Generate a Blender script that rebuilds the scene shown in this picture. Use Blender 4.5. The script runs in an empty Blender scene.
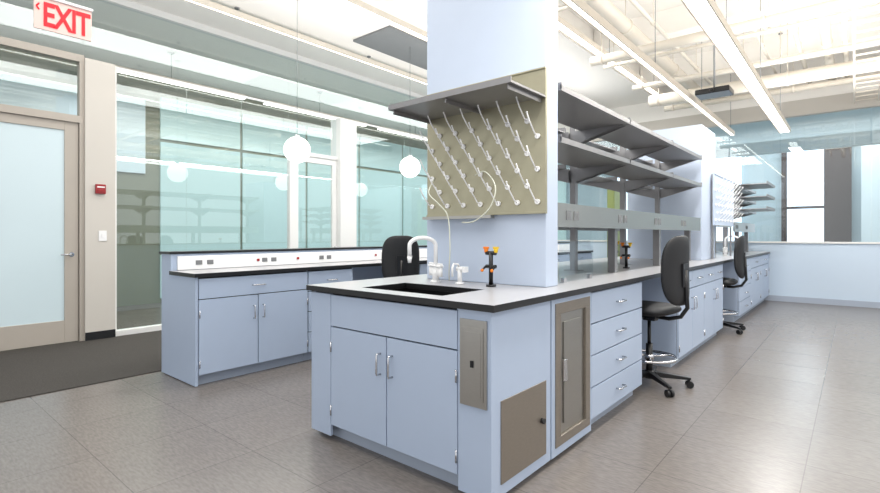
import bpy, bmesh, math, random
from mathutils import Vector, Matrix
D=bpy.data; S=bpy.context.scene
COL=S.collection
random.seed(3)
def lin(c):
    c/=255.0
    return c/12.92 if c<=.04045 else ((c+.055)/1.055)**2.4
def rgb(r,g,b): return (lin(r),lin(g),lin(b),1)

def mat(name,c,rough=.5,metal=0,noise=.04,nscale=8,emit=0,bump=0,stretch=(1,1,1),spec=.5):
    m=D.materials.new(name); m.use_nodes=True
    nt=m.node_tree; b=nt.nodes['Principled BSDF']
    tc=nt.nodes.new('ShaderNodeTexCoord'); mp=nt.nodes.new('ShaderNodeMapping')
    mp.inputs['Scale'].default_value=stretch
    nz=nt.nodes.new('ShaderNodeTexNoise'); nz.inputs['Scale'].default_value=nscale
    nz.inputs['Detail'].default_value=4
    mx=nt.nodes.new('ShaderNodeMix'); mx.data_type='RGBA'
    nt.links.new(tc.outputs['Object'],mp.inputs['Vector']); nt.links.new(mp.outputs[0],nz.inputs['Vector'])
    nt.links.new(nz.outputs['Fac'],mx.inputs['Factor'])
    mx.inputs['A'].default_value=tuple(x*(1-noise) for x in c[:3])+(1,)
    mx.inputs['B'].default_value=tuple(min(1,x*(1+noise)) for x in c[:3])+(1,)
    nt.links.new(mx.outputs['Result'],b.inputs['Base Color'])
    b.inputs['Roughness'].default_value=rough; b.inputs['Metallic'].default_value=metal
    b.inputs['Specular IOR Level'].default_value=spec
    if emit:
        nt.links.new(mx.outputs['Result'],b.inputs['Emission Color'])
        b.inputs['Emission Strength'].default_value=emit
    if bump:
        bp=nt.nodes.new('ShaderNodeBump'); bp.inputs['Strength'].default_value=bump; bp.inputs['Distance'].default_value=.01
        nt.links.new(nz.outputs['Fac'],bp.inputs['Height']); nt.links.new(bp.outputs[0],b.inputs['Normal'])
    return m

def glassmat(name,tint,refl=.07,graze=.45):
    m=D.materials.new(name); m.use_nodes=True; nt=m.node_tree
    for n in list(nt.nodes):
        if n.type!='OUTPUT_MATERIAL': nt.nodes.remove(n)
    out=[n for n in nt.nodes][0]
    t=nt.nodes.new('ShaderNodeBsdfTransparent'); t.inputs[0].default_value=tint
    g=nt.nodes.new('ShaderNodeBsdfGlossy'); g.inputs['Roughness'].default_value=.01; g.inputs[0].default_value=(.95,1,1,1)
    lw=nt.nodes.new('ShaderNodeLayerWeight'); lw.inputs['Blend'].default_value=.5
    pw=nt.nodes.new('ShaderNodeMath'); pw.operation='POWER'; pw.inputs[1].default_value=4
    ml=nt.nodes.new('ShaderNodeMath'); ml.operation='MULTIPLY'; ml.inputs[1].default_value=graze
    ad=nt.nodes.new('ShaderNodeMath'); ad.operation='ADD'; ad.inputs[1].default_value=refl; ad.use_clamp=True
    mx=nt.nodes.new('ShaderNodeMixShader')
    nt.links.new(lw.outputs['Facing'],pw.inputs[0]); nt.links.new(pw.outputs[0],ml.inputs[0])
    nt.links.new(ml.outputs[0],ad.inputs[0]); nt.links.new(ad.outputs[0],mx.inputs[0])
    nt.links.new(t.outputs[0],mx.inputs[1]); nt.links.new(g.outputs[0],mx.inputs[2])
    nt.links.new(mx.outputs[0],out.inputs[0])
    return m

M={}
M['blue']=mat('cabinet_blue',rgb(175,190,212),.38,noise=.02)
M['bluepanel']=mat('panel_blue',rgb(186,198,216),.5,noise=.02)
M['gap']=mat('dark_reveal',rgb(18,20,24),.8)
M['toe']=mat('toe_kick_grey',rgb(165,175,190),.6)
M['black']=mat('black_edge',rgb(22,22,24),.35)
M['top']=mat('worktop_grey',rgb(166,166,169),.28,noise=.05,nscale=60)
M['sink']=mat('sink_black',rgb(14,14,15),.3)
M['steel']=mat('brushed_steel',rgb(172,170,165),.32,1,noise=.08,nscale=30,stretch=(1,1,12))
M['steeld']=mat('brushed_steel_bronze',rgb(142,134,124),.38,.6,noise=.12,nscale=30,stretch=(1,1,8))
M['shelf']=mat('shelf_steel',rgb(146,145,146),.35,.6,noise=.06,nscale=20,stretch=(1,6,1))
M['board']=mat('board_steel',rgb(168,163,140),.35,.75,noise=.1,nscale=12)
M['chrome']=mat('chrome',rgb(205,205,208),.15,1,noise=.02)
M['white']=mat('white_plastic',rgb(240,240,240),.3,noise=.01)
M['wall']=mat('wall_white',rgb(228,228,226),.7,noise=.02,nscale=3)
M['lowwall']=mat('wall_pale_blue',rgb(196,212,228),.7,noise=.02,nscale=3)
M['beige']=mat('pier_beige',rgb(200,195,187),.6,noise=.02,nscale=3)
M['frame']=mat('door_frame_beige',rgb(176,168,158),.5,noise=.03)
M['ceil']=mat('ceiling_white',rgb(246,243,238),.8,noise=.02,nscale=2)
M['grille']=mat('grille_grey',rgb(120,122,124),.6)
M['pipe']=mat('pipe_white',rgb(216,208,195),.5)
M['carpet']=mat('carpet_grey',rgb(78,75,72),.95,noise=.35,nscale=90,bump=.4,spec=.1)
M['chairb']=mat('chair_fabric_black',rgb(24,25,28),.6,noise=.2,nscale=120)
M['chairp']=mat('chair_plastic_black',rgb(18,18,20),.35)
M['orange']=mat('valve_orange',rgb(235,130,20),.4)
M['yellow']=mat('valve_yellow',rgb(230,190,40),.4)
M['red']=mat('alarm_red',rgb(150,25,32),.4)
M['exit']=mat('exit_red',rgb(225,20,35),.4,emit=.8,noise=0.0)
M['exitbg']=mat('exit_panel',rgb(222,196,188),.25,emit=.2,noise=.02)
M['globe']=mat('globe_glow',rgb(255,253,246),.4,emit=3.0,noise=0.0)
M['tube']=mat('light_diffuser',rgb(255,252,245),.5,emit=5,noise=0.0)
M['aqua']=mat('aqua_window_glow',rgb(164,190,190),.4,emit=.34,noise=.07,nscale=.7)  # emission puts the backlight of the aqua panes into the material
M['frost']=mat('frosted_glass_glow',rgb(190,206,211),.25,emit=.18,noise=.04,nscale=1.2)  # weak emission stands in for light passing through the frosted pane
M['olive']=mat('room_olive',rgb(126,130,114),.7,noise=.05,nscale=2)
M['teal']=mat('room_teal_glow',rgb(150,168,175),.6,noise=.12,nscale=1,emit=.25)  # emission lightens the far room surfaces in place of light falling on them
M['sky']=mat('daylight_window',rgb(222,238,252),.5,emit=1.4,noise=.03,nscale=2)
M['brown']=mat('mullion_brown',rgb(70,62,60),.5)
M['green']=mat('locker_green',rgb(128,140,84),.5)
M['hose']=mat('hose_clear',rgb(220,222,205),.2)
M['glassL']=glassmat('glass_partition',(.94,.965,.965,1))
M['glassE']=glassmat('glass_end',(.95,.97,.98,1),.05)

def tilemat():
    m=D.materials.new('floor_tile'); m.use_nodes=True; nt=m.node_tree; b=nt.nodes['Principled BSDF']
    tc=nt.nodes.new('ShaderNodeTexCoord')
    br=nt.nodes.new('ShaderNodeTexBrick'); br.offset=0; br.squash=1
    br.inputs['Scale'].default_value=1; br.inputs['Brick Width'].default_value=.60; br.inputs['Row Height'].default_value=.60
    br.inputs['Mortar Size'].default_value=.0025; br.inputs['Mortar Smooth'].default_value=.1
    br.inputs['Color1'].default_value=rgb(120,114,110); br.inputs['Color2'].default_value=rgb(115,109,105); br.inputs['Mortar'].default_value=rgb(94,89,86)
    nt.links.new(tc.outputs['Object'],br.inputs['Vector'])
    mp=nt.nodes.new('ShaderNodeMapping'); mp.inputs['Scale'].default_value=(1,4,1)
    nt.links.new(tc.outputs['Object'],mp.inputs['Vector'])
    nz=nt.nodes.new('ShaderNodeTexNoise'); nz.inputs['Scale'].default_value=22; nz.inputs['Detail'].default_value=8
    nt.links.new(mp.outputs[0],nz.inputs['Vector'])
    cr=nt.nodes.new('ShaderNodeMapRange'); cr.inputs['From Min'].default_value=.3; cr.inputs['From Max'].default_value=.7
    cr.inputs['To Min'].default_value=.82; cr.inputs['To Max'].default_value=1.14
    nt.links.new(nz.outputs['Fac'],cr.inputs['Value'])
    mx=nt.nodes.new('ShaderNodeMix'); mx.data_type='RGBA'; mx.blend_type='MULTIPLY'; mx.inputs['Factor'].default_value=1
    nt.links.new(br.outputs['Color'],mx.inputs['A']); nt.links.new(cr.outputs[0],mx.inputs['B'])
    nt.links.new(mx.outputs['Result'],b.inputs['Base Color'])
    b.inputs['Roughness'].default_value=.27
    return m
M['floor']=tilemat()

OFF={}
class B:
    def __init__(s): s.bm=bmesh.new()
    def box(s,x0,x1,y0,y1,z0,z1,mi=0,sides=None,front=None):
        r=bmesh.ops.create_cube(s.bm,size=1)
        for v in r['verts']:
            v.co=Vector(((x0+x1)/2+v.co.x*(x1-x0),(y0+y1)/2+v.co.y*(y1-y0),(z0+z1)/2+v.co.z*(z1-z0)))
        fs={f for v in r['verts'] for f in v.link_faces}
        for f in fs:
            f.normal_update(); f.material_index=mi
            if sides is not None and abs(f.normal.z)<.5: f.material_index=sides
            if front is not None and f.normal.y<-.5: f.material_index=front
        return s
    def cyl(s,p0,p1,r,r2=None,seg=16,mi=0):
        p0=Vector(p0);p1=Vector(p1);d=p1-p0
        q=Vector((0,0,1)).rotation_difference(d.normalized()).to_matrix().to_4x4()
        res=bmesh.ops.create_cone(s.bm,cap_ends=True,segments=seg,radius1=r,radius2=r if r2 is None else r2,depth=d.length,
            matrix=Matrix.Translation((p0+p1)/2)@q)
        for f in {f for v in res['verts'] for f in v.link_faces}:
            f.material_index=mi; f.smooth=len(f.verts)==4
        return s
    def sph(s,c,r,seg=24,mi=0,sc=(1,1,1)):
        res=bmesh.ops.create_uvsphere(s.bm,u_segments=seg,v_segments=seg//2,radius=r)
        for v in res['verts']: v.co=Vector((v.co.x*sc[0]+c[0],v.co.y*sc[1]+c[1],v.co.z*sc[2]+c[2]))
        for f in {f for v in res['verts'] for f in v.link_faces}: f.material_index=mi; f.smooth=True
        return s
    def cushion(s,c,sx,sy,sz,e=.5,bx=0,bz=0):
        res=bmesh.ops.create_uvsphere(s.bm,u_segments=40,v_segments=24,radius=1)
        sg=lambda a:math.copysign(abs(a)**e,a)
        for v in res['verts']:
            x,y,z=v.co
            if sz<sy:
                X,Y=sg(x),sg(y); Z=z
            else:
                X,Z=sg(x),sg(z); Y=y
            X*=sx;Y*=sy;Z*=sz
            Y+=-bx*X*X - bz*Z*Z if sz>=sy else 0
            v.co=Vector((c[0]+X,c[1]+Y,c[2]+Z))
        for f in {f for v in res['verts'] for f in v.link_faces}: f.smooth=True
        return s
    def tube(s,pts,r,seg=10,mi=0,closed=False):
        pts=[Vector(p) for p in pts]; n=len(pts); rings=[]
        up=None
        for i,p in enumerate(pts):
            if closed: t=(pts[(i+1)%n]-pts[i-1]).normalized()
            else:
                a=pts[max(0,i-1)];b=pts[min(n-1,i+1)]
                t=(b-a).normalized()
            if up is None:
                up=t.orthogonal().normalized()
            up=(up-t*up.dot(t)).normalized()
            w=t.cross(up)
            rings.append([s.bm.verts.new(p+(up*math.cos(k*2*math.pi/seg)+w*math.sin(k*2*math.pi/seg))*r) for k in range(seg)])
        m=n if closed else n-1
        for i in range(m):
            A=rings[i];Bq=rings[(i+1)%n]
            for k in range(seg):
                f=s.bm.faces.new((A[k],A[(k+1)%seg],Bq[(k+1)%seg],Bq[k])); f.smooth=True; f.material_index=mi
        if not closed:
            f=s.bm.faces.new(rings[0][::-1]); f.material_index=mi
            f=s.bm.faces.new(rings[-1]); f.material_index=mi
        return s
    def done(s,name,mats,parent=None,bevel=0,label=None,cat=None,kind=None,group=None):
        bm=s.bm; bm.verts.ensure_lookup_table()
        bmesh.ops.recalc_face_normals(bm,faces=bm.faces[:])
        mn=Vector([min(v.co[i] for v in bm.verts) for i in range(3)]); mxx=Vector([max(v.co[i] for v in bm.verts) for i in range(3)])
        c=(mn+mxx)/2
        if parent is None: c=Vector((c.x,c.y,mn.z))
        for v in bm.verts: v.co-=c
        me=D.meshes.new(name); bm.to_mesh(me); bm.free()
        if not isinstance(mats,(list,tuple)): mats=[mats]
        for m in mats: me.materials.append(M[m])
        o=D.objects.new(name,me); COL.objects.link(o)
        if parent is not None:
            o.parent=parent; o.location=c-OFF[parent.name]
        else: o.location=c
        OFF[o.name]=c
        if bevel:
            md=o.modifiers.new('bevel','BEVEL'); md.width=bevel; md.segments=2; md.limit_method='ANGLE'
        if label: o['label']=label
        if cat: o['category']=cat
        if kind: o['kind']=kind
        if group: o['group']=group
        return o
def thing(name,loc,rot,label,cat,group=None):
    e=D.objects.new(name,None); COL.objects.link(e); e.location=loc; e.rotation_euler=(0,0,math.radians(rot))
    e.empty_display_size=.1
    OFF[e.name]=Vector((0,0,0)); e['label']=label; e['category']=cat
    if group: e['group']=group
    return e
def clone(e,loc,rot,label=None):
    n=e.copy(); COL.objects.link(n); n.location=loc; n.rotation_euler=(0,0,math.radians(rot))
    if label: n['label']=label
    def rec(src,dst):
        for ch in src.children:
            k=ch.copy(); COL.objects.link(k); k.parent=dst; rec(ch,k)
    rec(e,n); return n
def struct(name,m,x0,x1,y0,y1,z0,z1,label,cat):
    return B().box(x0,x1,y0,y1,z0,z1).done(name,m,label=label,cat=cat,kind='structure')

# ------------------------------------------------------------------ SETTING
XL=-6.82; YE=11.0
o=B().box(-9.7,4.5,-2.5,15,-.1,0).done('floor','floor',label='taupe grey stone-look vinyl tile floor',cat='floor',kind='structure')
B().box(XL+.06,-4.76,-2.5,10.98,0,.008).done('carpet','carpet',label='dark grey low-pile carpet strip along the glass partition',cat='carpet')
struct('ceiling','ceil',-9.7,-3.2,-2.5,15,4.08,4.2,'white plasterboard ceiling over glass partition','ceiling')
struct('ceiling','ceil',-3.2,4.5,-2.5,15,4.5,4.6,'high white open ceiling over laboratory benches','ceiling')
struct('trim_1','ceil',-3.25,-3.2,-2.5,15,4.2,4.5,'white ceiling step fascia','ceiling trim')
struct('wall_end','lowwall',-6.8,4.5,YE,YE+.12,0,1.07,'pale blue low wall below glass at the end of the lab','wall')
struct('trim_2','wall',-6.8,4.5,YE-.03,YE+.15,1.07,1.10,'white sill along the low wall','sill')
struct('baseboard_end','toe',-6.8,4.5,YE-.012,YE,0,.1,'grey blue baseboard on the low wall','baseboard')
struct('wall_end_header','beige',-6.8,4.5,YE,YE+.12,3.38,3.66,'beige header band above end glass','wall')
struct('wall_end_upper','ceil',-6.8,4.5,YE+.02,YE+.12,3.66,4.5,'white upper wall over the header','wall')
n=1
for a,b in ((-6.75,-4.2),(-4.18,-1.9),(-1.88,.2),(.22,2.3),(2.32,4.5)):
    struct('window_%d'%n,'glassE',a,b,YE+.05,YE+.062,1.10,3.38,'frameless glass pane above low wall','window'); n+=1
struct('wall_far','teal',-9.7,4.5,14.5,14.6,0,4.5,'teal grey wall of the room beyond the end glass','wall')
def farwin(n,x0,x1,z0,z1):
    B().box(x0,x1,14.42,14.46,z0,z1).done('window_%d'%n,'sky',label='bright daylight window in the far room',cat='window',kind='structure')
farwin(20,-1.25,-.55,1.9,3.35); farwin(21,-1.25,-.55,.4,1.84); farwin(22,-5.4,-2.2,1.0,3.3)
struct('trim_3','brown',-.55,-.06,14.36,14.5,.2,3.4,'dark brown window mullion','window frame')
struct('trim_4','brown',-1.36,-1.25,14.38,14.5,.2,3.4,'dark brown window mullion','window frame')
struct('trim_5','brown',-1.25,-.55,14.40,14.5,1.84,1.90,'dark window rail','window frame')
struct('window_23','frost',.1,2.6,13.8,13.84,.5,3.2,'frosted blue panel in the far room','window')
struct('trim_6','teal',-3.0,2.5,12.4,12.6,2.95,3.2,'grey soffit in the far room','ceiling trim')

# left partition
def trim(k,m,y0,y1,z0,z1,dx=.05,lab='white aluminium partition frame'):
    struct('trim_%d'%k,m,XL-dx,XL+dx,y0,y1,z0,z1,lab,'partition frame')
trim(10,'frame',-2.5,.62,2.5,2.58,lab='beige frame')
trim(11,'frame',.62,.70,0,3.2,lab='beige door jamb')
trim(12,'frame',1.655,1.70,0,3.2,lab='beige door jamb')
trim(13,'frame',.70,1.655,2.5,2.58,lab='beige door head')
trim(14,'frame',-2.5,1.70,3.2,3.28,lab='beige transom head')
struct('wall_pier','beige',XL-.1,XL+.08,1.70,2.0,0,3.25,'beige wall pier between the door and the glass','wall')
struct('baseboard_pier','gap',XL+.08,XL+.09,1.70,2.0,.008,.1,'dark baseboard on beige pier','baseboard')
trim(15,'wall',2.0,5.33,0.0,.07); trim(16,'wall',-2.5,11,4.0,4.08); trim(20,'wall',5.68,11,0.0,.07)
trim(17,'wall',2.0,2.03,.07,3.22,.03)
trim(18,'wall',4.40,4.47,.07,2.56,.04); trim(19,'wall',2.0,11,3.22,3.25,.012)
struct('wall_partition_column','wall',XL-.15,XL+.12,5.33,5.68,0,3.215,'white column in the glass partition','column')
ys=[2.03,2.85,3.62,4.40]
k=30
for a,b in zip(ys[:-1],ys[1:]):
    struct('window_%d'%k,'glassL',XL-.006,XL+.006,a+.003,b-.003,.07,3.22,'full-height glass partition pane','window'); k+=1
for a,b in ((5.68,7.0),(7.0,8.3),(8.3,9.6),(9.6,11)):
    struct('window_%d'%k,'glassL',XL-.006,XL+.006,a+.003,b-.003,.07,3.22,'full-height glass partition pane','window'); k+=1
for a,b in ((-2.5,1.7),(1.7,4.40),(4.40,7),(7,11)):
    struct('window_%d'%k,'glassL',XL-.006,XL+.006,a+.003,b-.003,3.28,4.0,'clerestory glass pane of the partition','window'); k+=1
struct('window_%d'%k,'glassL',XL-.006,XL+.006,.70,1.655,2.58,3.2,'glass transom over door','window'); k+=1
struct('window_%d'%k,'glassL',XL-.006,XL+.006,-2.5,.62,.07,2.5,'full-height glass partition pane','window'); k+=1
def door(num,y0,y1,h,pm,fm,st,lab):
    e=thing('door_%d'%num,(XL,(y0+y1)/2,0),90,lab,'door'); e['kind']='structure'
    w=(y1-y0)/2-.005
    B().box(-w,-w+st,-.022,.022,.012,h).box(w-st,w,-.022,.022,.012,h).box(-w+st,w-st,-.022,.022,h-.1,h).box(-w+st,w-st,-.022,.022,.012,.26).done('door_frame',fm,e,bevel=.003)
    B().box(-w+st,w-st,-.006,.006,.26,h-.1).done('door_glass',pm,e)
    B().tube([(w-st/2,-.022,1.0),(w-st/2,-.07,1.0),(w-st/2-.11,-.07,1.0)],.009).cyl((w-st/2,-.021,1.0),(w-st/2,-.03,1.0),.025).done('door_handle','chrome',e)
    return e
door(1,.70,1.655,2.5,'frost','frame',.13,'beige framed door with frosted glass pane')
door(2,4.47,5.33,2.5,'glassL','wall',.09,'white framed glass door in the partition')
trim(40,'wall',4.47,5.33,2.5,2.56,.04)
struct('window_60','glassL',XL-.006,XL+.006,4.40,5.33,2.56,3.22,'glass transom over white door','window')
struct('wall_left_far','olive',-9.7,-9.6,-2.5,15,0,4.1,'olive grey wall of the office beyond the glass','wall')
k=70
y=3.55
while y<13.2:
    struct('window_%d'%k,'aqua',-9.6,-9.56,y,y+1.5,.9,2.9,'frosted aqua window in the office','window'); k+=1
    struct('window_%d'%k,'aqua',-9.6,-9.56,y,y+1.5,.08,.86,'frosted aqua lower window in the office','window'); k+=1
    struct('window_%d'%k,'aqua',-9.6,-9.56,y,y+1.5,2.96,3.7,'frosted aqua upper window in the office','window'); k+=1
    y+=1.56
struct('window_110','frost',-9.6,-9.56,-2.4,3.3,2.3,3.6,'pale frosted upper window in the office','window')
struct('window_111','aqua',-9.2,-6.95,14.38,14.42,.1,3.6,'frosted aqua window at the end of the office','window')

# ------------------------------------------------------------------ CABINETS
def handle(parent,x,z,vert,yf=0.0,L=.11):
    h=L/2
    if vert: p=[(x,yf,z-h),(x,yf-.028,z-h),(x,yf-.03,z-h+.01),(x,yf-.03,z+h-.01),(x,yf-.028,z+h),(x,yf,z+h)]
    else: p=[(x-h,yf,z),(x-h,yf-.028,z),(x-h+.01,yf-.03,z),(x+h-.01,yf-.03,z),(x+h,yf-.028,z),(x+h,yf,z)]
    B().tube(p,.0055).done('handle','chrome',parent,label='chrome bar handle')
def cabinet(x,y,rot,w,depth,items,label,name='base_cabinet',h=.878,toe=.09,hollow=False,group=None):
    e=thing(name,(x,y,0),rot,label,'cabinet',group)
    b=B(); g=.0008
    if hollow:
        b.box(g,.02,.02,depth,toe,h).box(w-.02,w-g,.02,depth,toe,h).box(.02,w-.02,.02,depth,toe,toe+.02).box(.02,w-.02,depth-.015,depth,toe+.02,h).box(.02,w-.02,.02,.035,toe+.02,h,front=1)
    else: b.box(g,w-g,.02,depth,toe,h,front=1)
    b.done('body',['blue','gap'],e)  # dark body front paints in the shade of the gaps between doors
    B().box(g,w-g,.07,depth,0,toe-.001).done('toe_kick','toe',e)
    G=.004
    for it in items:
        kd,x0,x1,z0,z1=it[:5]
        if kd=='panel':
            B().box(x0+.001,x1-.001,0,.019,z0,z1).done('filler_panel','blue',e,bevel=.0015)
        elif kd=='drawer':
            d=B().box(x0+G,x1-G,0,.019,z0+G,z1-G).done('drawer','blue',e,bevel=.0015)
            handle(d,(x0+x1)/2,(z0+z1)/2,False)
        elif kd=='false':
            B().box(x0+G,x1-G,0,.019,z0+G,z1-G).done('drawer_front','blue',e,bevel=.0015)
        elif kd=='door':
            d=B().box(x0+G,x1-G,0,.019,z0+G,z1-G).done('door','blue',e,bevel=.0015)
            hs=it[5]
            handle(d,(x1-.045) if hs=='r' else (x0+.045),z1-.15,True)
            hx=(x0+.007) if hs=='r' else (x1-.007)
            for zz in (z0+.09,z1-.12):
                B().cyl((hx,-.004,zz-.03),(hx,-.004,zz+.03),.005,seg=10).done('hinge','chrome',d)
    return e
XI=-2.59
sc=cabinet(XI+.025,1.815,0,(-1.42-(XI+.025)),.56,[('panel',0,.19,.03,.87),('false',.19,1.145,.68,.87),('door',.19,.665,.095,.68,'r'),('door',.665,1.145,.095,.68,'l')],
   'light blue sink base cabinet with two doors and chrome pulls','sink_cabinet',hollow=True)
e=thing('corner_cabinet',(-1.42,1.815,0),0,'light blue corner cabinet with steel dispenser and bronze access panel','cabinet')
B().box(.001,.188,.001,.555,.03,.878).done('body','blue',e,bevel=.0015)
B().box(.01,.15,.06,.55,0,.029).done('toe_kick','toe',e)
d=B().box(.018,.168,-.008,0,.44,.835).box(.035,.151,-.012,-.008,.47,.80).box(.045,.140,-.014,-.012,.49,.78).done('towel_dispenser','steel',e,bevel=.002,label='brushed steel recessed dispenser plate')
B().box(.085,.1,-.019,-.0141,.62,.65).done('latch','gap',d)
d=B().box(.188,.193,.075,.50,.085,.465).done('access_panel','steeld',e,bevel=.001,label='bronze tinted steel access panel')
B().cyl((.193,.45,.27),(.21,.45,.27),.014).done('knob','black',d)
e=thing('steel_door_cabinet',(-1.23,2.378,0),90,'light blue cabinet with tall framed brushed steel door','cabinet')
B().box(.001,.51,.02,.30,.03,.878,front=0).box(.001,.51,0,.02,.03,.075).box(.001,.51,0,.02,.85,.878).box(.001,.04,0,.02,.075,.85).box(.485,.51,0,.02,.075,.85).done('body','blue',e)
d=B().box(.04,.485,-.006,.019,.075,.125).box(.04,.485,-.006,.019,.79,.85).box(.04,.10,-.006,.019,.125,.79).box(.425,.485,-.006,.019,.125,.79).done('door_frame','steeld',e,bevel=.002)
B().box(.10,.425,.008,.016,.125,.79).box(.15,.375,.000,.008,.18,.74).done('door_panel','steel',e,bevel=.002,label='brushed steel door panel')
B().box(.11,.15,-.02,-.0062,.42,.54).done('handle','chrome',e,bevel=.003)
B().box(.001,.51,.07,.3,0,.029).done('toe_kick','toe',e)
def drawers(x,y,rot,w,depth,label,n=4,group=None):
    z0=.09; H=(.87-z0)/n
    return cabinet(x,y,rot,w,depth,[('drawer',0,w,z0+i*H,z0+(i+1)*H) for i in range(n)],label,'drawer_cabinet',group=group)
def doors2(x,y,rot,w,depth,label,two=False,group=None):
    it=[('door',0,w/2,.09,.70,'r'),('door',w/2,w,.09,.70,'l')]
    if two: it+=[('drawer',0,w/2,.70,.87),('drawer',w/2,w,.70,.87)]
    else: it+=[('drawer',0,w,.70,.87)]
    return cabinet(x,y,rot,w,depth,it,label,group=group)
XF=-1.23
drawers(XF,2.89,90,.94,.55,'light blue four-drawer cabinet with chrome pulls')
doors2(XF,4.84,90,.99,.55,'light blue base cabinet with drawers over two doors beside stool',two=True)
doors2(XF,5.832,90,.97,.55,'light blue base cabinet with drawers over two doors',two=True)
drawers(XF,7.92,90,.98,.55,'light blue four-drawer cabinet near the end of the bench')
doors2(XF,8.902,90,1.0,.55,'light blue base cabinet near the end of the bench')
doors2(XF,9.904,90,1.05,.55,'light blue base cabinet at the end of the bench')
for i,y0 in enumerate((2.40,3.45,5.3,6.4,8.3,9.4)):
    doors2(XI+.025,y0+1.03,-90,1.03,.55,'light blue base cabinet on the far side of the island',group='island rear cabinets')
B().box(-1.90,-1.87,2.68,10.95,0,.878).done('knee_space_panel','blue',label='light blue modesty panel under the island worktop',cat='panel')
zt0,zt1=.88,.912
sx0,sx1,sy0,sy1=-2.22,-1.60,1.92,2.29
b=B()
b.box(XI,-1.205,sy1,10.97,zt0,zt1,0,sides=1)
b.box(XI,-1.205,1.795,sy0,zt0,zt1,0,sides=1)
b.box(XI,sx0,sy0,sy1,zt0,zt1,0,sides=1).box(sx1,-1.205,sy0,sy1,zt0,zt1,0,sides=1)
b.done('island_worktop',['top','black'],label='long grey worktop with black edge on the island',cat='worktop')
B().box(sx0-.01,sx1+.01,sy0-.01,sy1+.01,.66,.672).box(sx0-.01,sx0,sy0-.01,sy1+.01,.672,.879).box(sx1,sx1+.01,sy0-.01,sy1+.01,.672,.879).box(sx0,sx1,sy0-.01,sy0,.672,.879).box(sx0,sx1,sy1,sy1+.01,.672,.879).cyl((-1.9,2.1,.672),(-1.9,2.1,.676),.04).done('sink','sink',label='black undermount epoxy sink in the island worktop',cat='sink')

# ---------------- left bench
XB=-4.02
doors2(XB,1.775,90,1.03,.46,'light blue base cabinet with wide drawer over two doors, bench end')
drawers(XB,2.81,90,.55,.46,'light blue drawer cabinet on the wall bench')
doors2(XB,4.4,90,1.0,.46,'light blue base cabinet on the wall bench beside stool')
for y0 in (5.42,6.44,7.46,8.48): doors2(XB,y0,90,1.0,.46,'light blue base cabinet on the wall bench',group='wall bench cabinets')
B().box(-4.495,-4.0,1.735,9.5,zt0,zt1,0,sides=1).done('bench_worktop',['top','black'],label='grey worktop with black edge on the wall bench',cat='worktop')
e=thing('service_ledge',(-4.6,1.75,0),0,'light blue bench back with white power strip and black cap','bench ledge'); OFF[e.name]=Vector((-4.6,1.75,0))
B().box(-4.70,-4.5,1.775,9.5,.008,1.055).done('back_panel','blue',e)
B().box(-4.70,-4.03,1.752,1.774,.008,.879).box(-4.70,-4.5,1.752,1.774,.879,1.055).done('end_panel','blue',e)
B().box(-4.715,-4.485,1.735,9.51,1.055,1.075).done('cap','black',e)
r=B().box(-4.499,-4.48,1.80,9.45,.915,1.035).done('power_strip','white',e,bevel=.003)
for i,yy in enumerate((1.98,2.08,2.62,2.72,3.3,3.4,4.6,4.7,6,7)):
    B().box(-4.48,-4.475,yy-.028,yy+.028,.955,.995).box(-4.476,-4.473,yy-.018,yy-.008,.965,.985).box(-4.476,-4.473,yy+.008,yy+.018,.965,.985).done('outlet','grille',r)
for yy in (2.55,3.0,4.1):
    B().box(-4.48,-4.472,yy-.012,yy+.012,.965,.988).done('indicator','red' ,r)

# ------------------------------------------------------------------ COLUMN, PEG BOARD
B().box(-2.31,-1.38,2.60,2.75,.913,4.49).done('column','bluepanel',label='pale blue clad column rising from the island worktop',cat='column',bevel=.004)

def pegrack(loc,rot,w,label,board_top=.85,shelf=True):
    e=thing('drying_rack',loc,rot,label,'drying rack')
    B().box(0,w,-.022,-.002,0,board_top).box(0,w,-.032,-.022,0,.012).box(0,w,-.03,-.022,board_top-.01,board_top).done('board','board' if shelf else 'bluepanel',e,bevel=.001)
    rows=6
    for r in range(rows):
        nn=7 if r%2==0 else 6
        for c in range(nn):
            x=.05+(w-.10)*(c+(0 if r%2==0 else .5))/6
            z=.07+r*.096
            B().cyl((x,-.022,z),(x,-.034,z),.016,seg=12).tube([(x,-.03,z),(x,-.06,z+.01),(x,-.12,z+.07),(x,-.15,z+.115)],.0042,seg=8).sph((x,-.15,z+.115),.006,seg=8).done('peg','white',e)
    if shelf:
        s=B().box(-.0,w,-.40,-.024,.672,.684).box(0,w,-.40,-.392,.684,.705).done('shelf','shelf',e,label='brushed steel top shelf')
        for x in (.03,w/2,w-.03):
            B().box(x-.004,x+.004,-.38,-.024,.645,.671).done('bracket','shelf',s)
    else:
        for x in (.05,w-.05):
            B().box(x-.015,x+.015,-.001,.02,-.432,board_top).done('post','shelf',e)
    B().box(.0,w*.62,-.075,-.034,-.02,-.001).done('drip_trough','steel',e)
    return e
pr=pegrack((-2.285,2.598,1.345),0,.915,'bronze steel drying board with white pegs and shelf above sink')
def hose(pts):
    P=[Vector(p) for p in pts]; out=[]
    Q=[P[0]]+P+[P[-1]]
    for i in range(1,len(Q)-2):
        for k in range(8):
            t=k/8; p0,p1,p2,p3=Q[i-1],Q[i],Q[i+1],Q[i+2]
            out.append(.5*((2*p1)+(-p0+p2)*t+(2*p0-5*p1+4*p2-p3)*t*t+(-p0+3*p1-3*p2+p3)*t**3))
    out.append(P[-1])
    return out
hp=hose([(-1.86,2.55,1.60),(-1.70,2.44,1.60),(-1.60,2.40,1.50),(-1.64,2.40,1.38),(-1.78,2.44,1.305),(-1.92,2.50,1.30)])
B().tube(hp,.004,8).done('drain_hose','hose',label='clear drain hose looping from drying board',cat='hose')
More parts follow.
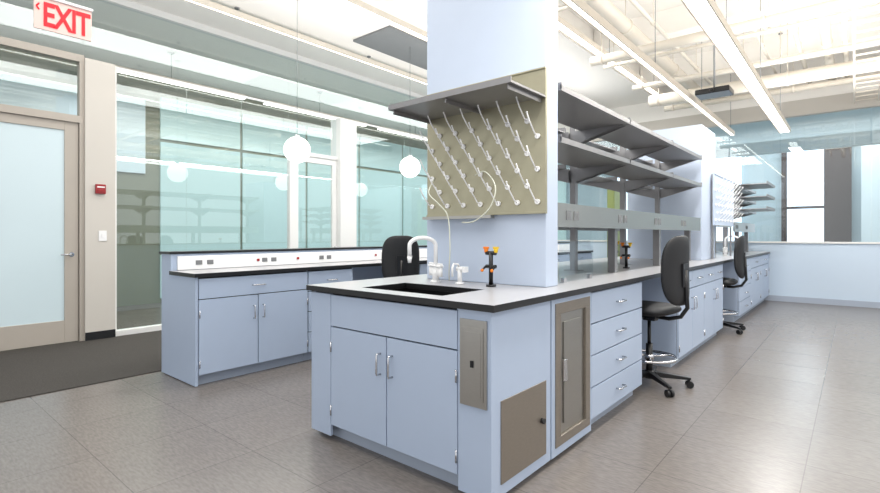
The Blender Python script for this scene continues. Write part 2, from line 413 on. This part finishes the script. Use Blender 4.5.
hp=hose([(-2.2,2.55,1.60),(-2.16,2.45,1.5),(-2.05,2.42,1.42),(-1.99,2.44,1.34),(-1.98,2.45,1.15),(-2.02,2.49,.98),(-2.05,2.53,.92)])
B().tube(hp,.004,8).done('drain_hose','hose',label='clear drain hose running down to the faucet',cat='hose')

# ------------------------------------------------------------------ FAUCET, VALVES
def faucet(x,y,z,rot,label):
    e=thing('lab_faucet',(x,y,z),rot,label,'faucet')
    B().cyl((0,0,0),(0,0,.012),.036,.032).cyl((0,0,.012),(0,0,.10),.022).cyl((0,0,.10),(0,0,.115),.027).done('faucet_body','white',e)
    pts=[Vector((0,0,.11)),Vector((0,0,.24))]+[Vector((0,-.09+.09*math.cos(math.radians(a)),.24+.05*math.sin(math.radians(a)))) for a in range(10,171,16)]+[Vector((0,-.18,.235)),Vector((0,-.18,.16))]
    B().tube(pts,.0135,12).cyl((0,-.18,.17),(0,-.18,.13),.016,.010).done('spout','white',e)
    for sgn in (1,-1):
        B().cyl((0,0,.06),(sgn*.075,0,.06),.015).cyl((sgn*.075,0,.04),(sgn*.075,0,.10),.017).cyl((sgn*.075,0,.10),(sgn*.075,0,.112),.024).box(sgn*.075-.032,sgn*.075+.032,-.007,.007,.112,.126).done('faucet_valve','white',e)
    return e
faucet(-2.10,2.45,.912,-28,'white gooseneck laboratory faucet behind the black sink')
e=thing('purified_water_tap',(-1.90,2.45,.912),0,'small white water tap with side lever','faucet')
B().cyl((0,0,0),(0,0,.01),.028).cyl((0,0,.01),(0,0,.11),.015).cyl((-.02,0,.095),(.035,0,.095),.016).box(.035,.052,-.02,.02,.075,.11).done('tap_body','white',e)
B().tube([(0,0,.10),(0,-.02,.125),(0,-.06,.13),(0,-.075,.11),(0,-.075,.05)],.007,8).done('spout','white',e)
def gasvalve(x,y,z,label):
    e=thing('gas_valve',(x,y,z),0,label,'gas valve')
    B().cyl((0,0,0),(0,0,.012),.03).cyl((0,0,.012),(0,0,.21),.013).cyl((-.035,0,.12),(.035,0,.12),.011).cyl((-.035,0,.20),(.035,0,.20),.012).cyl((-.035,-.005,.12),(-.035,-.04,.10),.007,.005).cyl((.035,-.005,.12),(.035,-.04,.10),.007,.005).done('valve_body','chairp',e)
    for sx,m in ((-.035,'orange'),(.035,'yellow')):
        B().cyl((sx,0,.202),(sx,0,.225),.011,.014).box(sx-.018,sx+.018,-.007,.007,.225,.238).done('valve_handle',m,e,bevel=.002)
    for sx,m in ((-.035,'orange'),(.035,'orange')):
        B().sph((sx,-.042,.098),.010,12).done('valve_cap',m,e)
    return e
gasvalve(-1.665,2.45,.912,'black bench gas valve with orange and yellow handles')
gasvalve(-1.62,4.6,.912,'black bench gas valve with orange and yellow handles under shelving')
gasvalve(-2.1,5.6,.912,'black bench gas valve with orange and yellow handles on far side')
faucet(-1.98,3.55,.912,150,'white gooseneck laboratory faucet under the shelving')
faucet(-1.50,8.47,.912,90,'white gooseneck laboratory faucet by the second drying board')
# glass splash screen on the worktop
e=thing('splash_screen',(-1.44,3.15,.9125),90,'clear glass splash screen in steel clips on the worktop','splash screen')
B().box(-.26,.26,-.004,.004,.004,.27).done('glass_pane','glassE',e)
for xx in (-.2,.2): B().box(xx-.02,xx+.02,-.012,.012,0,.03).done('clip','chrome',e)

# ------------------------------------------------------------------ SHELVING
def shelving(y0,y1,bays,label,zs=(1.79,2.10)):
    e=thing('shelving_unit',(-1.87,y0,.912),0,label,'shelving'); OFF[e.name]=Vector((-1.87,y0,.912))
    step=(y1-y0)/bays
    for i in range(bays+1):
        y=y0+.05+i*(step-.10/bays)
        B().box(-1.895,-1.845,y-.025,y+.025,.912,zs[-1]+.05).box(-1.94,-1.80,y-.05,y+.05,.912,.918).done('upright','shelf',e)
    for sgn in (1,-1):
        for z in zs:
            xi=-1.87+sgn*.07; xo=-1.87+sgn*.49; a,b_=min(xi,xo),max(xi,xo)
            for i in range(bays):
                ya=y0+i*step+.006; yb=y0+(i+1)*step-.006
                lo=B().box(a,b_,ya,yb,z,z+.010)
                xe=xo-sgn*.008
                lo.box(min(xe,xo),max(xe,xo),ya,yb,z+.010,z+.035)
                lo.box(a,b_,ya,ya+.006,z+.01,z+.05).box(a,b_,yb-.006,yb,z+.01,z+.05)
                s=lo.done('shelf','shelf',e)
                for yy in (ya+.03,yb-.03):
                    bb=B(); p=[(xi-sgn*.045,z-.001),(xo-sgn*.04,z-.001),(xi-sgn*.045,z-.12)]
                    vs=[bb.bm.verts.new((px,yy+dy,pz)) for dy in (-.002,.002) for px,pz in p]
                    bb.bm.faces.new(vs[:3]); bb.bm.faces.new(vs[3:][::-1])
                    for q in range(3): bb.bm.faces.new((vs[q],vs[(q+1)%3],vs[3+(q+1)%3],vs[3+q]))
                    bb.done('bracket','shelf',s)
    r=B().box(-2.33,-1.41,y0,y1,1.385,1.40).box(-1.42,-1.40,y0,y1,1.27,1.42).box(-2.34,-2.32,y0,y1,1.27,1.42).done('power_raceway','steel',e,label='brushed steel power raceway')
    y=y0+.15
    while y<y1-.1:
        for z,dy in ((1.345,0),(1.345,.11)):
            B().box(-1.40,-1.396,y+dy-.035,y+dy+.035,1.315,1.375).box(-1.3965,-1.394,y+dy-.02,y+dy-.006,1.33,1.36).box(-1.3965,-1.394,y+dy+.006,y+dy+.02,1.33,1.36).done('outlet','grille',r)
        y+=.9
    for i in range(bays+1):
        y=y0+.05+i*(step-.10/bays)
        B().box(-1.56,-1.50,y-.03,y+.03,.912,1.384).done('leg','shelf',e)
    return e
shelving(2.79,6.45,3,'long brushed steel double-sided shelving with power raceway over the island',zs=(1.79,2.11))
shelving(8.6,10.6,2,'shorter brushed steel shelving at the end of the island',zs=(1.60,1.78,1.97))
B().box(-2.31,-1.42,6.60,7.35,.913,2.56).done('island_partition','bluepanel',label='pale blue partition box between the shelving units',cat='partition',bevel=.004)
pegrack((-1.392,7.05,1.345),90,1.3,'pale peg drying board with white pegs at the second sink',board_top=.66,shelf=False)
for z in (1.60,1.78,1.97):
    B().box(-1.36,-.98,8.55,9.5,z,z+.012).box(-.988,-.98,8.55,9.5,z+.012,z+.04).box(-1.38,-1.36,8.55,9.5,z-.04,z-.002).done('projecting_shelf','shelf',label='projecting brushed steel shelf on the end shelving',cat='shelf',group='projecting steel shelves')

# ------------------------------------------------------------------ STOOLS
def chair(loc,rot,label):
    e=thing('drafting_chair',loc,rot,label,'chair',)
    B().cushion((0,-.01,.625),.225,.215,.045,.5).done('seat','chairb',e)
    B().cushion((0,.235,.945),.205,.045,.27,.62,bx=.9,bz=-.35).done('backrest','chairb',e)
    B().tube([(0,.02,.565),(0,.16,.56),(0,.25,.585),(0,.30,.66),(0,.292,.80),(0,.285,.95)],.016,10).box(-.05,.05,.275,.292,.82,1.0).done('back_support','chairp',e)
    B().box(-.09,.09,-.09,.09,.555,.583).box(-.035,.035,-.04,.06,.53,.555).cyl((.09,.0,.56),(.20,.0,.555),.006).done('seat_mechanism','chairp',e,bevel=.004)
    B().cyl((0,0,.30),(0,0,.53),.014).cyl((0,0,.06),(0,0,.34),.026).done('gas_lift','chairp',e)
    ring=[(.205*math.cos(a*math.pi/20),.205*math.sin(a*math.pi/20),.235) for a in range(40)]
    b=B().tube(ring,.011,10,closed=True)
    for a in (30,150,270):
        c,s_=math.cos(math.radians(a)),math.sin(math.radians(a)); b.tube([(.03*c,.03*s_,.235),(.2*c,.2*s_,.235)],.008,8)
    b.cyl((0,0,.215),(0,0,.255),.036)
    b.done('foot_ring','chrome',e,label='chrome foot ring')
    b=B().cyl((0,0,.062),(0,0,.125),.042,.034)
    for i in range(5):
        a=math.radians(72*i+54); c,s_=math.cos(a),math.sin(a)
        vs=[]
        for rr,hw,z0,z1 in ((.03,.022,.075,.118),(.31,.013,.062,.082)):
            for ww in (-hw,hw):
                for zz in (z0,z1): vs.append(b.bm.verts.new((rr*c-ww*s_,rr*s_+ww*c,zz)))
        for f in ((0,1,3,2),(4,6,7,5),(0,4,5,1),(2,3,7,6),(1,5,7,3),(0,2,6,4)): b.bm.faces.new([vs[q] for q in f])
    b.done('base','chairp',e,bevel=.003)
    for i in range(5):
        a=math.radians(72*i+54); c,s_=math.cos(a),math.sin(a); x,y=.30*c,.30*s_
        B().cyl((x,y,.06),(x,y,.045),.008).cyl((x+.006*s_,y-.006*c,.028),(x+.026*s_,y-.026*c,.028),.028).cyl((x-.006*s_,y+.006*c,.028),(x-.026*s_,y+.026*c,.028),.028).box(x-.012,x+.012,y-.012,y+.012,.028,.056).done('caster','chairp',e)
    return e
c1=chair((-1.28,4.16,0),-99,'black drafting chair with tall back and foot ring at the island')
clone(c1,(-1.34,7.16,0),-86,'black drafting chair by the second knee space of the island')
clone(c1,(-3.90,3.92,0.0),-130,'black drafting chair at the wall bench')

# ------------------------------------------------------------------ PENDANTS, LIGHTS
def pendant(x,y,z):
    e=thing('globe_pendant',(x,y,z),0,'white glowing glass globe pendant on a thin cord','pendant lamp',group='globe pendants above the wall bench')
    B().sph((0,0,0),.155,40).done('globe','globe',e)
    B().cyl((0,0,.15),(0,0,.18),.03).done('cap','chrome',e)
    B().cyl((0,0,.18),(0,0,4.07-z),.003,seg=8).cyl((0,0,4.06-z),(0,0,4.079-z),.05).done('cord','grille',e)
    return e
for y in (3.42,5.38,7.34): pendant(-5.12,y,2.24)
def linear(x,y0,y1,z,w,ztop,label,group=None):
    e=thing('linear_light',(x,(y0+y1)/2,z),0,label,'ceiling light',group)
    L=(y1-y0)/2
    B().box(-w/2,w/2,-L,L,.02,.07).box(-w/2,-w/2+.012,-L,L,-.005,.02).box(w/2-.012,w/2,-L,L,-.005,.02).done('housing','pipe',e)
    B().box(-w/2+.02,w/2-.02,-L,L,0,.019).done('diffuser','tube',e)
    k=0
    while -L+.4+k*2.2<L:
        yy=-L+.4+k*2.2; B().cyl((0,yy,.07),(0,yy,ztop-z-.001),.004,seg=6).cyl((0,yy,ztop-z-.015),(0,yy,ztop-z-.001),.03,seg=12).done('suspension_rod','grille',e); k+=1
linear(-.93,.5,10.4,3.0,.16,4.5,'long suspended linear light over the aisle')
linear(-1.72,3.2,10.4,3.05,.07,4.5,'slim suspended linear light over the shelving')
linear(-2.9,.5,10.4,3.9,.12,4.5,'long linear light over the bench aisle')
linear(-4.4,.5,10.8,3.85,.10,4.08,'long linear light over the wall bench')
linear(-5.95,.5,10.8,3.96,.06,4.08,'slim linear light along the glass partition')
linear(1.2,.5,10.4,3.3,.16,4.5,'long suspended linear light over the open floor')
for y in (3.2,6.0,8.8): 
    e=thing('office_light',(-8.2,y,3.6),0,'linear office light beyond the glass','ceiling light','office lights beyond the glass')
    B().box(-.06,.06,-1.2,1.2,.02,.07).done('housing','pipe',e); B().box(-.05,.05,-1.2,1.2,0,.019).done('diffuser','tube',e)
    B().cyl((0,0,.07),(0,0,.479),.005,seg=6).cyl((0,0,.46),(0,0,.479),.05).done('suspension_rod','grille',e)
B().box(-5.62,-4.84,4.7,6.7,4.05,4.079).done('ceiling_grille','grille',label='grey rectangular ceiling grille panel',cat='ceiling grille')
for i,y in enumerate((3.2,5.4,7.6,9.8)):
    B().box(-3.19,4.4,y,y+.28,4.14,4.499).box(-3.19,4.4,y-.06,y+.34,4.12,4.14).done('ceiling_beam','ceil',label='white painted steel beam across the open ceiling',cat='beam',group='ceiling beams')
for x,z,r,m in ((-.3,3.9,.06,'pipe'),(-.1,3.85,.03,'pipe'),(-1.3,3.88,.05,'pipe'),(.5,3.94,.15,'ceil'),(-2.3,3.95,.09,'pipe'),(-.62,3.95,.03,'pipe'),(-1.95,3.9,.025,'pipe'),(-1.05,4.02,.02,'pipe')):
    b=B().cyl((x,.5,z),(x,11.019,z),r,seg=20)
    for yy in (1.6,4.3,6.5,8.7): b.cyl((x,yy,z),(x,yy,4.499),.006,seg=6).cyl((x,yy-.02,z),(x,yy+.02,z),r+.008,seg=20)
    b.done('pipe',m,label='white painted service pipe under the ceiling',cat='pipe',group='ceiling pipes')
for y,z,r in ((4.05,3.70,.02),(4.4,3.68,.035),(6.7,3.66,.06),(8.4,3.68,.04),(9.3,3.64,.10),(5.0,3.7,.02),(7.15,3.7,.025),(10.2,3.68,.05)):
    b=B().cyl((-2.85,y,z),(3.5,y,z),r,seg=20)
    for xx in (-2.7,-.8,1.1,3.0): b.cyl((xx,y,z),(xx,y,4.499),.006,seg=6).cyl((xx-.02,y,z),(xx+.02,y,z),r+.008,seg=20)
    b.done('pipe','pipe',label='white painted cross pipe under the ceiling',cat='pipe',group='ceiling cross pipes')
b=B().box(-.02,0,1,10.9,3.44,3.50).box(.28,.30,1,10.9,3.44,3.50)
yy=1.1
while yy<10.9: b.box(0,.28,yy,yy+.025,3.445,3.46); yy+=.3
for yy in (2.2,6,9.0): b.cyl((-.01,yy,3.50),(-.01,yy,4.499),.006,seg=6).cyl((.29,yy,3.50),(.29,yy,4.499),.006,seg=6)
b.done('cable_tray','pipe',label='white ladder cable tray hung from the open ceiling',cat='cable tray')
e=thing('ceiling_projector',(-1.42,7.3,3.06),0,'small dark ceiling projector on a rod','projector')
B().box(-.2,.2,-.16,.16,0,.07).cyl((0,-.16,.035),(0,-.19,.035),.026).cyl((-.12,0,.07),(-.12,0,.09),.05).cyl((.12,0,.07),(.12,0,.09),.05).done('projector_body','black',e,bevel=.01)
B().cyl((0,0,.07),(0,0,1.439),.012,seg=8).done('mount_rod','grille',e)

# ------------------------------------------------------------------ SIGNS
e=thing('exit_sign',(-4.25,.945,2.625),90,'hanging exit sign with red letters and arrow','exit sign')
W=.165
B().box(-W,W,-.008,.008,0,.215).done('sign_panel','exitbg',e,bevel=.002)
B().box(-W-.006,W+.006,-.02,.02,.215,.235).done('sign_housing','white',e,bevel=.003)
B().cyl((0,0,.235),(0,0,1.454),.008,seg=8).done('sign_stem','white',e)
tx=D.curves.new('exit_text','FONT'); tx.body='EXIT'; tx.size=.195; tx.extrude=.002; tx.offset=.004; tx.align_x='CENTER'; tx.space_character=.92
to=D.objects.new('tmp',tx); COL.objects.link(to); bpy.context.view_layer.update()
me=D.meshes.new_from_object(to.evaluated_get(bpy.context.evaluated_depsgraph_get())); D.objects.remove(to)
xs=[v.co.x for v in me.vertices]; hx=[v.co.y for v in me.vertices]
sxx=.27/(max(xs)-min(xs)); syy=.165/(max(hx)-min(hx)); cx=(max(xs)+min(xs))/2; y0=min(hx)
for v in me.vertices: v.co.x=(v.co.x-cx)*sxx; v.co.y=(v.co.y-y0)*syy
me.transform(Matrix.Translation((.022,-.0105,.025))@Matrix.Rotation(math.radians(90),4,'X')); me.materials.clear(); me.materials.append(M['exit'])
o=D.objects.new('exit_lettering',me); COL.objects.link(o); o.parent=e
b=B()
for (xa,za),(xb,zb) in (((-.152,.15),(-.137,.172)),((-.152,.15),(-.137,.128))):
    b.tube([(xa,-.0105,za),(xb,-.0105,zb)],.005,6)
b.done('arrow','exit',e)
e=thing('fire_alarm_pull',(XL+.081,1.845,1.70),90,'red fire alarm pull station on beige pier','fire alarm')
B().box(-.05,.05,-.035,0,0,.11).box(-.035,.035,-.045,-.035,.02,.05).done('alarm_body','red',e,bevel=.004)
B().box(-.038,.038,-.037,-.0352,.07,.085).done('alarm_stripe','white',e)
e=thing('light_switch',(XL+.081,1.87,1.15),90,'white wall light switch plate','light switch')
B().box(-.04,.04,-.008,0,0,.12).done('switch_plate','white',e,bevel=.002)
B().box(-.012,.012,-.014,-.008,.04,.08).done('switch','white',e)
e=thing('storage_locker',(-4.03,10.7,0),0,'narrow tall olive green storage locker by the end wall','locker')
B().box(-.08,.08,-.2,.25,.0,2.25).done('locker_body','green',e,bevel=.004)
B().box(-.07,.07,-.22,-.201,.06,2.23).done('door','green',e,bevel=.003)

# ------------------------------------------------------------------ LIGHTING
w=D.worlds.new('W'); S.world=w; w.use_nodes=True
w.node_tree.nodes['Background'].inputs[0].default_value=(.96,.975,1,1); w.node_tree.nodes['Background'].inputs[1].default_value=1.15
def area(x,y,z,sx,sy,p,rx=0,ry=0,c=(1,.985,.96)):
    l=D.lights.new('area_lamp','AREA'); l.shape='RECTANGLE'; l.size=sx; l.size_y=sy; l.energy=p; l.color=c
    o=D.objects.new('area_lamp',l); COL.objects.link(o); o.location=(x,y,z); o.rotation_euler=(math.radians(rx),math.radians(ry),0)
area(-.93,5.2,2.98,.2,9.5,160)
area(-3.2,5,3.85,1.2,9,170)
area(-5.6,5,3.95,.8,9,110)
area(1.5,5,3.25,.5,9,75)
area(-8.2,6,3.5,1.5,8,115)
area(-8.2,12,3.5,1.5,4,60)
area(-1,13,3.9,5,1.5,170)
area(0,5.2,3.12,3,9,280,rx=180)  # added upward fill with no fixture, brightens the open ceiling and beams
area(-4.6,5,3.1,2,9,90,rx=180)  # added upward fill with no fixture, brightens the lower ceiling

cam=D.cameras.new('Camera'); co=D.objects.new('Camera',cam); COL.objects.link(co); S.camera=co
co.location=(0,0,1.22); co.rotation_euler=(math.radians(90),0,math.radians(40.1))
cam.sensor_width=36; cam.lens=493/880*36; cam.shift_y=-11.5/880; cam.clip_start=.05
try:
    S.view_settings.view_transform='Standard'
except Exception as ex: print(ex)
